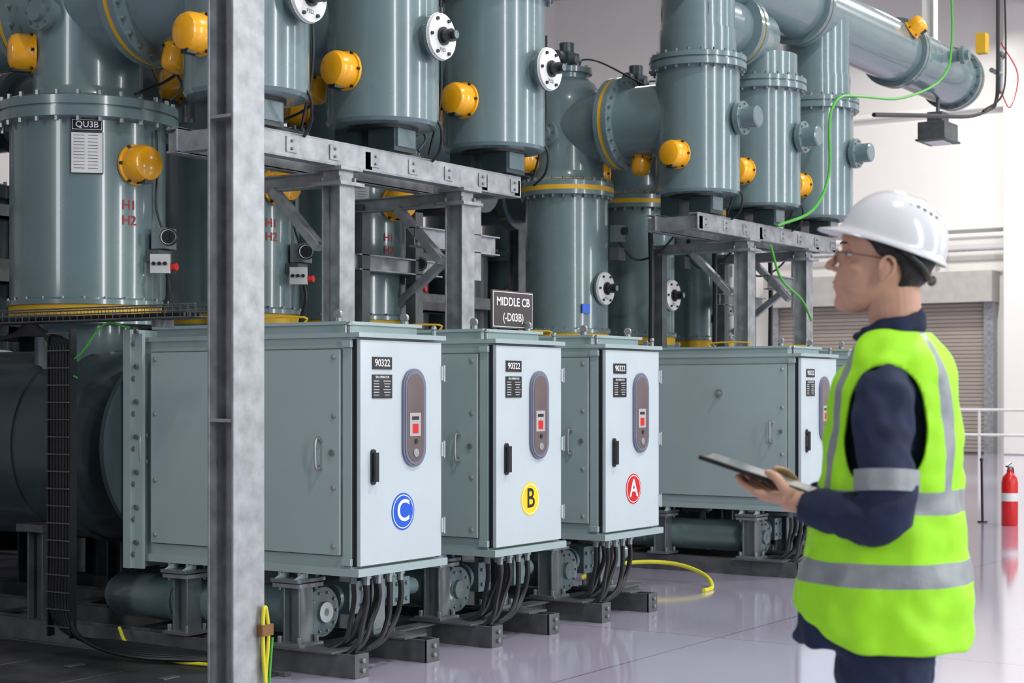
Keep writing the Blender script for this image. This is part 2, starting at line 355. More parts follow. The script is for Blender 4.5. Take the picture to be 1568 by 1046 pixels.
def unit(g,k):
    b=B(); r=.41 if g==1 else .325; W=6.9; up=Z
    zt=2.80 if g==1 else 2.90
    b.lathe((0,W,0),Z,[(.28,1.42),(.28,1.66),(r+.02,1.665),(r+.02,1.70),(r+.005,1.70),(r+.005,1.765,YELR),(r+.02,1.765),(r+.02,1.79),(r,1.80),(r,zt-.07)],TANK,56)
    b.bolts((0,W,1.79),Z,r+.008,24,.008,.015)
    R=r+.07 if g==1 else r+.045
    b.lathe((0,W,0),Z,[(r,zt-.08),(R,zt-.07),(R,zt-.02),(R-.012,zt-.02),(R-.012,zt-.008,YELR if g==2 else TANK),(R,zt-.008),(R,zt+.035),(R-.03,zt+.05),(.31,zt+.05),(.305,zt+.06,YELR),(.295,zt+.085),(.29,zt+.12)],TANK,56)
    if g==2: b.lathe((0,W,0),Z,[(R-.005,zt-.04),(R+.001,zt-.035,YELR),(R+.001,zt+.0,YELR)],YELR,56)
    b.bolts((0,W,zt+.035),Z,R-.025,26,.013,.03); b.bolts((0,W,zt-.07),-Z,R-.02,26,.013,.025)
    b.lathe((0,W,0),Z,[(.29,zt+.1),(.29,3.55),(.275,3.64),(.22,3.72),(.17,3.76),(.17,3.80),(.20,3.80),(.20,3.84),(.1,3.85),(.06,3.86)],TANK,48)
    b.bolts((0,W,3.84),Z,.18,12,.01,.02)
    b.box((-.09,W-.07,3.86),(.07,W+.07,3.97),TANKD); b.cyl((-.16,W,3.93),(.15,W,3.93),.045,GALVD); b.cyl((0,W,3.97),(0,W,4.05),.06,TANKD); b.cyl((-.05,W-.12,3.9),(-.05,W+.1,3.9),.03,GALVD)
    b.tube([(.1,W,3.93),(.3,W-.1,3.95),(.8,W-.2,3.85),(1.3,W-.3,3.75)],.008,BLK,6)
    z=3.37
    b.lathe((0,W,z),(0,-1,0),[(.27,0),(.27,1.0)],TANK,44)
    flange(b,(0,6.40,z),(0,-1,0),.27,.355,k=24)
    flange(b,(0,W+.33,z),(0,1,0),.26,.34,k=20)
    b.lathe((0,W,z),(0,1,0),[(.26,0),(.26,.34),(.26,1.3)],TANK,40)
    ydome(b,(0,6.22,z-.27),(-.3,0,-1),.75)
    b.lathe((-.27,W-.02,3.30),(-1,0,0),[(.075,-.05),(.075,.06),(.10,.06),(.10,.09),(.055,.09),(.055,.12)],TANK,24); b.bolts((-.36,W-.02,3.30),(-1,0,0),.082,8,.008,.014)
    ydome(b,V((0,W,3.12))+V((-.82,.57,0))*.28,(-.82,.57,0))
    d=V((-.12,-.993,0))
    if g==1:
        ydome(b,V((0,W,2.50))+d*r,d,1.0)
        lat=V((.5538,-.8327,0)); tc_=V((-.8327,-.5538,0))
        n=(lat*.23+tc_*.97).normalized(); x,y,_=fr(n)
        c=V((0,W,0))+n*(r+.004)
        b.plate(c+Z*2.69,n,.16,.062,.006,BLKP); b.plate(c+Z*2.69+n*.006,n,.150,.052,.001,TXTW); b.plate(c+Z*2.69+n*.007,n,.144,.046,.001,BLKP)
        b.text(['QU3B','QU2B','QU1B'][k],c+Z*2.69+n*.0086,n,.045,TXTW)
        b.plate(c+Z*2.545,n,.165,.215,.004,BLKP); b.plate(c+Z*2.545+n*.004,n,.158,.207,.001,WHT)
        for i in range(11):
            b.plate(c+Z*(2.635-i*.017)+n*.0052-x*.04,n,.055,.003,.0004,GALVD); b.plate(c+Z*(2.635-i*.017)+n*.0052+x*.03,n,.05,.003,.0004,GALVD)
        n=(lat*.70+tc_*.71).normalized(); c=V((0,W,0))+n*(r+.002)
        b.text('H1',c+Z*2.285,n,.07,TXTR); b.text('H2',c+Z*2.205,n,.07,TXTR)
        n=(lat*.93+tc_*.37).normalized(); x,y,_=fr(n); c=V((0,W,0))+n*r
        b.obox(c+n*.04+Z*2.03,x,y,n,(.12,.06,.08),GALVD)
        b.obox(c+n*.07+Z*2.12,x,y,n,(.10,.11,.09),BOLT)
        q=c+n*.10+Z*2.125+tc_*.06+lat*.01
        b.lathe(q-tc_*.03,tc_,[(.045,0),(.045,.035),(.040,.037,BLKP),(.036,.03,WHT)],BLKP,24); b.obox(q+tc_*.012,lat,Z,tc_,(.006,.05,.003),BLKP)
        b.obox(c+n*.06+Z*1.985+tc_*.05,lat,Z,tc_,(.10,.10,.04),WHT)
        for i in range(3): b.cyl(c+n*.06+Z*1.985+tc_*.07+lat*(-.03+i*.03),c+n*.06+Z*1.985+tc_*.082+lat*(-.03+i*.03),.010,BLKP,10)
        b.cyl(c+n*.11+Z*1.97,c+n*.15+Z*1.97,.020,RED,12)
        b.tube([c+n*.09+Z*1.93,c+n*.10+Z*1.85,c+n*.06+Z*1.7,c+n*.08+Z*1.55],.010,BLK)
        b.tube([c+n*.02+Z*2.7,c+n*.03+Z*2.5,c+n*.02+Z*2.3,c+n*.06+Z*2.17],.006,BLK)
        b.tube([(-.1,W-.46,2.86),(.1,W-.50,2.96),(.25,W-.5,3.1),(.3,W-.36,3.3),(.32,W-.1,3.5)],.009,BLK,6)
        b.tube([(.15,W-.46,2.86),(.3,W-.40,2.98),(.34,W-.2,3.2),(.33,W,3.6)],.007,BLK,6)
    else:
        wplate(b,V((0,W,2.11))+V((0,-1,0))*r,(0,-1,0))
        c=V((.2,W-r-.02,2.55)); b.obox(c,(1,0,0),(0,1,0),Z,(.09,.09,.13),BOLT); b.obox(c-Z*.16,(1,0,0),(0,1,0),Z,(.11,.08,.1),GALVD); b.cyl(c+V((0,-.05,.02)),c+V((0,-.08,.02)),.03,BLKP)
        b.tube([c-Z*.05,c+V((.12,-.1,-.2)),c+V((.3,-.25,-.1)),c+V((.38,-.5,.25))],.009,BLK)
        b.plate((-.18,W-r*.86,1.95),(-.45,-.9,0),.07,.07,.01,BLUE)
        b.tube([(.36,W-.55,2.6),(.36,W-.56,2.2),(.37,W-.55,1.7)],.022,BLK,8)
    T=5.75; R=.315
    b.lathe((0,T,0),Z,[(.25,2.775),(.30,2.78),(R,2.80),(R,3.70),(R+.05,3.705),(R+.05,3.75),(R+.035,3.75),(R+.035,3.765),(R+.05,3.765),(R+.05,3.80),(.29,3.82),(.29,4.0)],TANK,56)
    b.bolts((0,T,3.80),Z,R+.02,22,.012,.025); b.bolts((0,T,3.705),-Z,R+.025,22,.012,.02)
    b.lathe((0,T,0),Z,[(.2,2.76),(.2,2.78)],BLK,24)
    b.box((-.10,T-.16,2.635),(.10,T+.02,2.78),TANKD); b.box((-.10,T+.1,2.635),(.10,T+.26,2.78),TANKD)
    b.obox((0,T-.16,2.72),(1,0,0),(0,1,0),Z,(.16,.02,.12),TANK)
    ydome(b,V((-R+.01,T,3.05)),(-1,0.12,0),1.0)
    if g==1:
        wplate(b,(0.02,T-R-.05,3.25),(0,-1,0))
    else:
        b.lathe((0.02,T-R+.03,3.33),(0,-1,0),[(.085,0),(.085,.05),(.125,.05),(.125,.09),(.08,.09),(.08,.2),(.07,.21)],TANK,28); b.bolts((.02,T-R-.06,3.33),(0,-1,0),.104,8,.009,.012)
    b.tube([(.12,T-.24,2.85),(.14,T-.30,2.78),(.2,T-.25,2.66),(.3,T-.1,2.6)],.008,BLK)
    b.tube([(.20,T-.255,3.5),(.245,T-.225,3.2),(.26,T-.21,2.95),(.3,T-.1,2.66)],.007,BLK)
    if g==2 and k!=1: b.lathe((0,T,0),Z,[(.28,3.9),(.28,4.55)],TANK,40)
    elif g==1: b.lathe((0,T,0),Z,[(.28,3.9),(.28,4.6)],TANK,40)
    o=(.03,0,1.03)
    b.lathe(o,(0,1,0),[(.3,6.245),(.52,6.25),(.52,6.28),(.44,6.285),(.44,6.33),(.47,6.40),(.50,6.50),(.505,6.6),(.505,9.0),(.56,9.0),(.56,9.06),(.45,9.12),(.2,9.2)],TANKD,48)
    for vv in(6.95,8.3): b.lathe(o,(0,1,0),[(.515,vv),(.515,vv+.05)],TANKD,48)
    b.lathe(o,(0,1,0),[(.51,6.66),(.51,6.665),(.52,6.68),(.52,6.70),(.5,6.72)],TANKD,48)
    return b.build('gas_insulated_switchgear_unit',(6.235+PH[k+(0 if g==1 else 3)],0,0))
U1=[unit(1,k) for k in range(3)]; U2=[unit(2,k) for k in range(3)]

def rear():
    b=B()
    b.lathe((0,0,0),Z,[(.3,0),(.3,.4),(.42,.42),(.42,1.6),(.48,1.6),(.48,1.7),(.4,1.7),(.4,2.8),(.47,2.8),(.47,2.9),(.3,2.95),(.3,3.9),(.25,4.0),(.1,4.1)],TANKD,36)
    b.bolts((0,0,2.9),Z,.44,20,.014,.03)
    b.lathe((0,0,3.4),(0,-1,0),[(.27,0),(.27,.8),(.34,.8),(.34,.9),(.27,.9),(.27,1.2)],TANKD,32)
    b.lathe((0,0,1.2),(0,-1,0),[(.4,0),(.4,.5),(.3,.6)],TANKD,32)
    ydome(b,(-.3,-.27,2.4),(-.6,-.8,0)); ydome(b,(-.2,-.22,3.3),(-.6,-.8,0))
    b.hbeam((.55,-.5,0),(.55,-.5,3.2),(1,0,0),.14,.14,GALVD)
    b.box((-.5,-.58,2.2),(.6,-.5,2.32),GALVD); b.box((-.5,-.58,1.5),(.6,-.5,1.6),GALVD)
    b.box((-.55,.5,0),(.54,.54,2.9),TANKD)
    return b.build('rear_switchgear_tank',(7.3,10.8,0))
r0=rear()
for i in range(-1,9):
    if i: inst(r0,(7.3+i*1.105,10.8,0))
b=B()
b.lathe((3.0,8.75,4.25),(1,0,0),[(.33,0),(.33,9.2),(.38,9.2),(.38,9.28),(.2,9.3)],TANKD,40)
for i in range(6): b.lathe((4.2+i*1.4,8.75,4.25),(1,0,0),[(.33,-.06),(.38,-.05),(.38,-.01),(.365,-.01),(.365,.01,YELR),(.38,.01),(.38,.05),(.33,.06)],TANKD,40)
for i in range(5): 
    x=4.6+i*1.9; b.hbeam((x,9.45,0),(x,9.45,4.6),(1,0,0),.14,.14,GALVD); b.box((x-.07,8.4,3.82),(x+.07,9.5,3.92),GALVD)
b.build('overhead_bus_duct')
b=B()
for z in(2.05,2.5): 
    b.box((4,9.25,z),(12.9,9.37,z+.02),GALVD); b.box((4,9.25,z),(12.9,9.27,z+.1),GALVD)
    for i in range(4): b.tube([(4,9.285+i*.025,z+.035),(12.8,9.285+i*.025,z+.035)],.012,BLK,6)
b.build('rear_cable_tray')

# ---------------------------------------------------------------- support frames
def sframe(du):
    b=B()
    for u in(6.84,7.95):
        b.hbeam((u,5.655,0.0),(u,5.655,2.40),(1,0,0),.125,.125,GALV,.010,.008)
        b.box((u-.1,5.555,2.395),(u+.1,5.755,2.415),GALV); b.box((u-.09,5.56,2.475),(u+.09,5.75,2.495),GALV)
        b.box((u-.06,5.6,2.415),(u+.06,5.71,2.475),GALV); b.box((u-.14,5.5,0),(u+.14,5.81,.02),GALVD)
        b.hbeam((u,5.72,2.44),(u,6.45,2.44),(1,0,0),.08,.08,GALV,.008,.006)
        b.obox((u-.02,5.93,2.24),V((0,.5,.5)).normalized(),(1,0,0),V((0,-.5,.5)).normalized(),(.46,.06,.05),GALV)
        b.bolts((u,5.655,2.415),Z,.085,4,.011,.03,ph=pi/4)
    L0,L1=5.95,8.52
    for v in(5.60,5.95):
        b.box((L0,v,2.497),(L1,v+.012,2.622),GALV); b.box((L0,v,2.612),(L1,v+.075,2.624),GALV); b.box((L0,v,2.495),(L1,v+.075,2.507),GALV)
    for i in range(8):
        x=L0+.1+i*.34; b.box((x,5.602,2.50),(x+.01,5.67,2.62),GALV)
        b.box((x-.03,5.593,2.52),(x+.05,5.60,2.60),GALV)
        for dz in(2.54,2.58): b.lathe((x+.01,5.593,dz),(0,-1,0),[(.009,0),(.009,.01)],BOLT,6)
    for x in(5.97,7.0,8.1,8.45): b.box((x,5.6,2.50),(x+.06,6.03,2.60),GALV)
    b.hbeam((7.9,5.95,2.23),(8.75,5.95,2.23),(0,1,0),.08,.12,GALV,.01,.008); b.hbeam((7.9,6.4,2.10),(8.75,6.4,2.10),(0,1,0),.08,.1,GALV,.01,.008)
    b.hbeam((8.5,5.95,2.0),(8.5,5.95,2.50),(1,0,0),.08,.08,GALV,.01,.008)
    b.obox((8.47,6.25,2.05),V((.0,.7,-.5)).normalized(),(1,0,0),V((0,.5,.7)).normalized(),(.75,.05,.05),GALV)
    for u in(6.85,7.96,8.5): b.box((u-.04,6.36,0),(u+.04,6.44,2.45),GALVD)
    return b.build('steel_support_frame',(du,0,0),bevel=.002)
sf=sframe(0); inst(sf,(4.92,0,0))

b=B()
b.hbeam((4.90,4.575,0),(4.90,4.575,4.6),(1,0,0),.18,.14,GALV,.012,.010)
for z in(1.19,2.386,3.6): b.box((4.812,4.52,z),(4.988,4.635,z+.014),GALV)
b.box((4.72,4.4,0),(5.11,4.75,.025),GALV)
for x in(4.76,5.07):
    for y in(4.44,4.71): b.cyl((x,y,.02),(x,y,.08),.014,BOLT,6)
b.hbeam((4.90,4.575,4.7),(4.90,9.1,4.7),(1,0,0),.2,.2,GALV,.012,.01)
b.build('steel_column',bevel=.0025)
b=B()
P=[(5.00,4.49,.0),(4.975,4.487,.15),(4.99,4.485,.33),(4.98,4.487,.44),(4.965,4.487,.445),(4.96,4.487,.36),(4.97,4.487,.2),(4.99,4.46,.02),(5.15,4.4,.012)]
b.tube(P,.008,YHOSE,8); b.tube([(a+.02,c-.004,z) for a,c,z in P[:3]],.005,GRN,8)
b.box((4.945,4.475,.34),(5.01,4.503,.385),BROWN)
b.build('earthing_wire')

# ---------------------------------------------------------------- stands
def stand():
    b=B()
    for u in(5.97,6.52):
        for v in(5.18,5.90):
            b.hbeam((u,v,.13),(u,v,.40),(1,0,0),.10,.10,BOLT,.010,.008)
            b.box((u-.085,v-.085,.395),(u+.085,v+.085,.415),GALV); b.box((u-.10,v-.085,.42),(u+.10,v+.085,.438),BOLT)
            b.box((u-.085,v-.085,.118),(u+.085,v+.085,.135),BOLT)
            for sx in(-.06,.06):
                for sy in(-.06,.06): b.cyl((u+sx,v+sy,.13),(u+sx,v+sy,.165),.013,BOLT,6); b.cyl((u+sx,v+sy,.38),(u+sx,v+sy,.465),.010,BOLT,6)
            if u<6.2:
                for sy in(-.06,.06): b.poly((u-.06,v+sy,.438),(0,-1,0),[(-.04,0),(.05,0),(.05,.026),(.02,.026)],.012,CAB)
        b.hbeam((u,4.80,.055),(u,8.9,.055),(0,0,1),.11,.10,GALVD,.012,.01)
        b.box((u-.05,4.795,0),(u+.05,4.81,.11),GALVD); b.box((u-.09,4.90,.108),(u+.09,5.3,.118),GALVD)
        for dz in(.035,.08): b.cyl((u,4.795,dz),(u,4.78,dz),.012,BOLT,6)
        for v in(6.9,8.3):
            b.hbeam((u-.04,v,.12),(u-.04,v,.60),(1,0,0),.12,.12,GALVD,.012,.01); b.box((u-.14,v-.1,.58),(u+.06,v+.1,.62),GALVD)
    for v in(5.18,6.3,7.4): b.hbeam((6.03,v,.055),(7.03,v,.055),(0,1,0),.10,.10,GALVD,.01,.01)
    b.lathe((6.12,0,.26),(0,1,0),[(.05,5.13),(.05,5.15),(.12,5.155),(.12,5.19),(.085,5.195),(.085,5.30),(.10,5.31),(.115,5.33),(.115,6.05),(.125,6.05),(.125,6.09),(.115,6.09),(.115,6.50),(.09,6.55),(.04,6.57)],TANK,32)
    b.bolts((6.12,5.155,.26),(0,-1,0),.095,10,.008,.012); b.lathe((6.12,5.14,.26),(0,-1,0),[(.02,0),(.02,.01)],BOLT,12)
    b.tube([(6.2,5.25,.30),(6.95,5.25,.30)],.045,TANK,14); 
    for x in(6.28,6.62): b.lathe((x,5.25,.30),(1,0,0),[(.045,0),(.075,0),(.075,.025),(.045,.025)],TANK,20); 
    b.box((6.34,5.17,.22),(6.46,5.31,.38),TANK); b.box((6.66,5.15,.23),(6.80,5.33,.37),TANK)
    for dz in(.26,.34):
        for x in(6.37,6.43,6.69,6.77): b.lathe((x,5.17 if x<6.5 else 5.15,dz),(0,-1,0),[(.011,0),(.011,.012)],BOLT,6)
    b.lathe((6.73,5.24,0),Z,[(.06,.37),(.06,.465)],TANK,20)
    return b.build('breaker_support_stand',(0,0,0),bevel=.0015)
st=stand()
for u in PH[1:]: inst(st,(u,0,0))
def bundle():
    b=B(); R=random.Random(3)
    for i in range(4):
        for j,y in enumerate((4.84,4.92)):
            if j and i==3: continue
            x=6.06+i*.085; a=R.uniform(-.02,.02); c=R.uniform(-.02,.02); z0=.04+.028*j+.01*(i%2)
            b.tube([(x,y,.43),(x+.004+c*.3,y,.34),(x-.005+a*.6,y+.01+c,.24),(x-.03-.02*i+a,y+.02+c,.14+.02*j),(x-.07-.045*i+a,y+.10,z0+.04),(x-.09-.055*i+a*.5,y+.35+c,z0),(x-.08-.055*i,y+.9,z0)],.0135+R.uniform(-.002,.002),BLK,8)
    return b.build('control_cable_bundle')
cb=bundle()
for u in PH[1:]: inst(cb,(u,0,0))

b=B()
for v in(6.33,6.49): b.box((5.60,v-.006,.1),(5.64,v+.006,1.62),BLKP)
for i in range(18): b.box((5.59,6.33,.15+i*.085),(5.60,6.49,.156+i*.085),GALVD)
for i in range(7):
    v=6.345+i*.022
    b.tube([(5.70+.02*i,7.0,1.58),(5.66,6.7,1.60+.01*i),(5.62,v+.03,1.56),(5.615,v,1.4),(5.615,v,.5),(5.615,v,.22),(5.60+.01*i,v-.12,.10),(5.6+.01*i,v-.45,.05+.008*i),(5.75,5.5,.045+.005*i)],.011,BLK,8)
b.tube([(5.68,6.0,1.62),(5.66,6.15,1.64),(5.63,6.28,1.5),(5.62,6.42,1.42),(5.62,6.3,1.38)],.005,GRN)
b.tube([(5.68,6.75,1.64),(5.66,6.6,1.62),(5.63,6.52,1.5),(5.62,6.50,1.35)],.005,GRN)
b.build('cable_ladder')
b=B()
for j in range(5): b.tube([(5.62+.04*j,5.5,1.66),(5.62+.04*j,8.6,1.66)],.004,GALVD,5)
for z in(1.69,1.72):
    for x in(5.62,5.78): b.tube([(x,5.5,z),(x,8.6,z)],.004,GALVD,5)
for i in range(62):
    y=5.5+i*.05; b.tube([(5.62,y,1.72),(5.62,y,1.66),(5.78,y,1.66),(5.78,y,1.72)],.0025,GALVD,4,1)
for i in range(4): b.tube([(5.65+.035*i,5.6,1.675),(5.66+.03*i,7,1.678),(5.65+.035*i,8.5,1.675)],.010,BLK,6)
for y in(5.8,7.0,8.2): b.box((5.66,y,1.62),(5.78,y+.03,1.655),GALVD)
b.build('wire_mesh_cable_tray')
b=B()
b.tube([(5.85,6.25,.13),(5.80,6.15,.07),(5.80,6.05,.034),(5.78,5.9,.030),(5.70,5.7,.030),(5.72,5.5,.030),(5.66,5.30,.030)],.009,YHOSE)
b.build('yellow_hose')
b=B()
b.tube([(9.9,6.0,.02),(10.0,5.85,.10),(10.13,5.64,.13),(10.2,5.41,.12),(10.13,5.17,.07),(9.95,5.02,.015),(9.75,4.98,.012)],.014,YHOSE)
b.build('yellow_hose')
b=B(); F=(0,-1,0)
b.plate((0,0,.115),F,.40,.205,.012,SIGN); b.plate((0,-.012,.115),F,.385,.19,.001,TXTW); b.plate((0,-.013,.115),F,.377,.182,.001,SIGN)
b.text('MIDDLE CB',(0,-.0146,.155),F,.064,TXTW); b.text('(-D03B)',(0,-.0146,.072),F,.062,TXTW)
b.box((-.19,0,-.0),(.19,.07,.006),SIGN); b.box((-.17,0,0),(-.14,.012,.05),SIGN); b.box((.14,0,0),(.17,.012,.05),SIGN)
b.build('breaker_sign',(7.51,5.0,1.638))

# ---------------------------------------------------------------- overhead gas duct (second bay)
b=B()
b.lathe((10.6,5.75,4.54),(1,0,0),[(.2,0),(.28,.03),(.28,6.1),(.28,6.2),(.32,6.2),(.32,6.25),(.31,6.25),(.31,6.28,YELR),(.32,6.28),(.32,6.33),(.25,6.37),(.1,6.4)],TANK,48)
b.bolts((16.93,5.75,4.54),(1,0,0),.30,20,.011,.03); b.bolts((16.80,5.75,4.54),(-1,0,0),.30,20,.011,.03)
for x in(12.9,15.2): b.lathe((x,5.75,4.54),(1,0,0),[(.28,0),(.33,0),(.33,.05),(.32,.05),(.32,.07,YELR),(.33,.07),(.33,.12),(.28,.12)],TANK,44)
b.lathe((10.95,5.75,4.12),(1,0,0),[(.2,0),(.22,.6),(.22,.72),(.29,.72),(.29,.77),(.28,.77),(.28,.80,YELR),(.29,.80),(.29,.85),(.22,.85),(.22,1.2),(.15,1.3)],TANK,40)
b.bolts((11.80,5.75,4.12),(1,0,0),.26,14,.012,.025)
b.lathe((16.0,5.46,4.60),(0,-1,0),[(.06,-.05),(.06,.1),(.09,.1),(.09,.14),(.05,.14),(.05,.18)],TANK,20)
ydome(b,(15.0,5.50,4.68),(0,-.8,.5),.9)
b.box((16.7,5.35,4.75),(16.82,5.45,4.95),YELR); b.cyl((16.9,5.35,4.6),(17.2,5.35,4.6),.025,BOLT); b.cyl((17.2,5.35,4.4),(17.2,5.35,4.8),.02,BOLT); b.ell((17.22,5.35,4.8),(.045,.045,.045),GALVD)
b.hbeam((16.2,5.75,4.82),(16.2,5.75,11.0),(1,0,0),.12,.12,WALLT)
b.tube([(16.95,5.30,6.0),(16.95,5.30,4.6),(16.95,5.32,4.28),(16.8,5.35,4.18),(16.2,5.36,4.03),(14.9,5.36,3.86),(13.7,5.36,3.70)],.020,BLK,8)
b.tube([(17.0,5.25,5.6),(17.05,5.25,4.8),(16.95,5.25,4.35),(16.6,5.34,4.14)],.010,BLK,8)
b.tube([(17.05,5.3,4.9),(17.3,5.2,4.6),(17.2,5.25,4.25),(17.05,5.3,4.4)],.007,RED,8)
b.build('overhead_gas_duct')
b=B()
b.tube([(15.7,5.38,5.6),(15.78,5.38,4.73),(15.5,5.38,4.30),(14.46,5.38,3.96),(13.5,5.38,3.83),(13.03,5.38,3.76),(12.83,5.38,3.63),(12.77,5.38,3.45),(12.76,5.38,3.07),(12.43,5.38,2.76),(11.92,5.45,2.6)],.012,GRN,8)
b.tube([(11.9,5.5,2.45),(12.1,5.5,2.2),(12.5,5.5,2.05),(12.8,5.55,1.9)],.010,GRN,8)
b.build('ground_wire')
b=B()
b.box((-.2,-.14,0),(.2,.14,.17),GALVD); b.box((-.22,-.16,-.02),(.22,.16,0),GALVD); b.box((-.16,-.1,-.03),(.16,.1,-.02),WHT)
b.box((-.1,-.08,.17),(.1,.08,.28),GALVD); b.cyl((0,0,.28),(0,0,.42),.02,GALVD)
b.build('duct_floodlight',(16.35,5.72,3.84),bevel=.006)

b=B()
b.lathe((0,0,0),Z,[(.075,0),(.08,.01),(.08,.42),(.07,.47),(.04,.505),(.028,.52),(.028,.55)],RED,28)
b.lathe((0,0,0),Z,[(.0805,.24),(.0805,.32)],WHT,28)
b.cyl((0,0,.55),(0,0,.58),.022,BOLT); b.obox((-.03,0,.60),(1,0,.2),(0,1,0),(-.2,0,1),(.14,.02,.012),BLKP); b.obox((-.04,0,.575),(1,0,-.1),(0,1,0),(.1,0,1),(.12,.02,.012),BLKP)
b.tube([(.02,0,.56),(.10,0,.55),(.12,0,.40),(.10,0,.15)],.011,BLK); b.cyl((.10,0,.15),(.10,0,.06),.016,BLK,10,.022)
b.build('fire_extinguisher',(16.3,4.98,0))
b=B(); b.cyl((0,0,.0),(0,0,.015),.05,BLK,24); b.cyl((0,0,.015),(-.03,0,.62),.013,BLK,12); b.ell((-.03,0,.63),(.02,.02,.02),BLK,12)
o=b.build('barrier_post',(16.55,5.33,0))

# ---------------------------------------------------------------- worker
R2=V((.5538,-.8327,0)); F2=V((.8327,.5538,0)); a=math.radians(15)
f=-R2*math.cos(a)+F2*math.sin(a); l=-R2*math.sin(a)-F2*math.cos(a)
WM=M(((f.x,l.x,0,3.448),(f.y,l.y,0,1.317),(0,0,1,0),(0,0,0,1)))
worker=bpy.data.objects.new('worker',None); bpy.context.scene.collection.objects.link(worker); worker.matrix_world=WM
tex=bpy.data.textures.new('folds','CLOUDS'); tex.noise_scale=.06; tex.noise_depth=1
tex2=bpy.data.textures.new('folds2','CLOUDS'); tex2.noise_scale=.10; tex2.noise_depth=1
def disp(o,t,s):
    q=o.modifiers.new('d','DISPLACE'); q.texture=t; q.strength=s; q.mid_level=.5; q.texture_coords='LOCAL'
def se(t,e): 
    c=math.cos(t);s=math.sin(t); return math.copysign(abs(c)**e,c),math.copysign(abs(s)**e,s)
def ring(z,cx,rx,ry,n=64,e=.85,wob=0,dz=None):
    out=[]
    for j in range(n):
        t=2*pi*j/n; c,s=se(t,e); k=1+wob*math.sin(5*t+z*20)+wob*.7*math.sin(9*t-z*31)
        out.append(V((cx+rx*c*k,ry*s*k,z+(dz(t) if dz else 0))))
    return out
prof=[(.80,.014,.171,.200),(.85,.013,.170,.198),(.907,.010,.166,.195),(.956,.006,.159,.190),(1.0,.003,.153,.186),(1.056,-.003,.145,.182),(1.105,-.007,.139,.180),(1.16,-.010,.135,.180),(1.22,-.012,.132,.180),(1.27,-.014,.127,.182),(1.31,-.016,.120,.184),(1.345,-.017,.110,.182),(1.375,-.017,.098,.172),(1.40,-.015,.085,.150),(1.42,-.012,.076,.120),(1.432,-.008,.070,.094)]
dxs={.80:.024,.85:.016}
b=B()
body=[ring(.765,.036,.146,.166,wob=.01),ring(.778,.040,.160,.174,wob=.01)]+[ring(z,cx+dxs.get(z,0),rx-(.016 if z<1.3 else .012),ry-(.018 if z<1.3 else .012),wob=.006) for z,cx,rx,ry in prof]
body+=[ring(1.437,-.006,.074,.082,dz=lambda t:-.014*math.cos(t)),ring(1.450,-.003,.075,.077,dz=lambda t:-.024*math.cos(t)),ring(1.463,-.001,.073,.073,dz=lambda t:-.030*math.cos(t))]
b.loft(body,NAVY)
for s in(1,-1):
    el=(-.005,.228*s,1.055) if s>0 else (-.02,-.232,1.075)
    wr=(.172,.135,1.072) if s>0 else (.165,-.075,1.072)
    sh=V((-.005,.146*s,1.325))
    b.tube([V((-.01,.07*s,1.34)),sh,V((0,.182*s,1.27)),V((-.004,.210*s,1.17)),V(el)+V((-.006,0,.03)),V(el)+V((.03,-.01*s,-.008)),(V(el)+V(wr))/2+V((0,0,-.008)),V(wr)],.05,NAVY,24,6,radii=[.05,.060,.063,.058,.056,.053,.047,.038])
    b.ell(V(el)+V((-.006,0,.003)),(.054,.050,.050),NAVY,20)
    b.tube([(.0,.085*s,.86),(.005,.095*s,.70),(.015,.105*s,.48),(-.005,.11*s,.28),(-.02,.115*s,.07)],.08,NAVY,24,6,radii=[.105,.098,.078,.068,.062])
o=b.build('coverall',parent=worker,remesh=.007,smooth=3); disp(o,tex,.024)
b=B()
for s in(1,-1):
    b.ell((.03,.118*s,.045),(.14,.048,.042),SHOE,20); b.ell((-.04,.116*s,.07),(.065,.046,.06),SHOE,20)
    b.box((-.105,.118*s-.045,0),(.165,.118*s+.045,.02),SHOE)
b.build('boots',parent=worker,remesh=.006,smooth=2)
n=144
rows=[(.772,.014,.172,.201)]+prof
fine=[]
for i in range(len(rows)-1):
    a_,b_=rows[i],rows[i+1]; k=max(1,round((b_[0]-a_[0])/.009))
    for q in range(k):
        t=q/k; fine.append(tuple(a_[x]+(b_[x]-a_[x])*t for x in range(4)))
fine.append(rows[-1]); zs=[r[0] for r in fine]
b=B()
def hem(z):
    k=max(0,min(1,(.907-z)/(.907-.772)))
    return lambda t:k*(.085*max(0,math.cos(t))**1.6)
rings=[ring(z,cx,rx+.009,ry+.009,n=n,wob=.008,dz=hem(z)) for z,cx,rx,ry in fine]
def skip(i,j):
    z=(zs[i]+zs[min(i+1,len(zs)-1)])/2; t=360*(j+.5)/n
    d=min(abs(t-84),abs(t-276))
    if z>1.385 and (t<38 or t>322): return True
    if z>1.105:
        zc,hz,hw=1.240,.130,33
        q=(z-zc)/hz
        if abs(q)<1 and d<hw*math.sqrt(1-abs(q)**2.6): return True
    if z>1.30 and (t<(z-1.28)*300 or t>360-(z-1.28)*300): return True
    return False
def mf(i,j):
    z=(zs[i]+zs[min(i+1,len(zs)-1)])/2; t=360*(j+.5)/n; t=min(t,360-t)
    if .907<z<.956 or 1.056<z<1.105: return REFL
    if z>1.105 and (31<t<43 or 132<t<146): return REFL
    return VEST
b.loft(rings,VEST,cap=False,skip=skip,mf=mf)
o=b.build('safety_vest',parent=worker,ang=80,relax=30)
q=o.modifiers.new('u','SUBSURF'); q.levels=1; q.render_levels=1
disp(o,tex2,.028)
q=o.modifiers.new('s','SOLIDIFY'); q.thickness=.006; q.offset=1
b=B(); b.lathe((-.006,.216,1.128),(0,.12,-1),[(.063,-.022),(.0665,-.022),(.0665,.022),(.063,.022)],REFL,32)
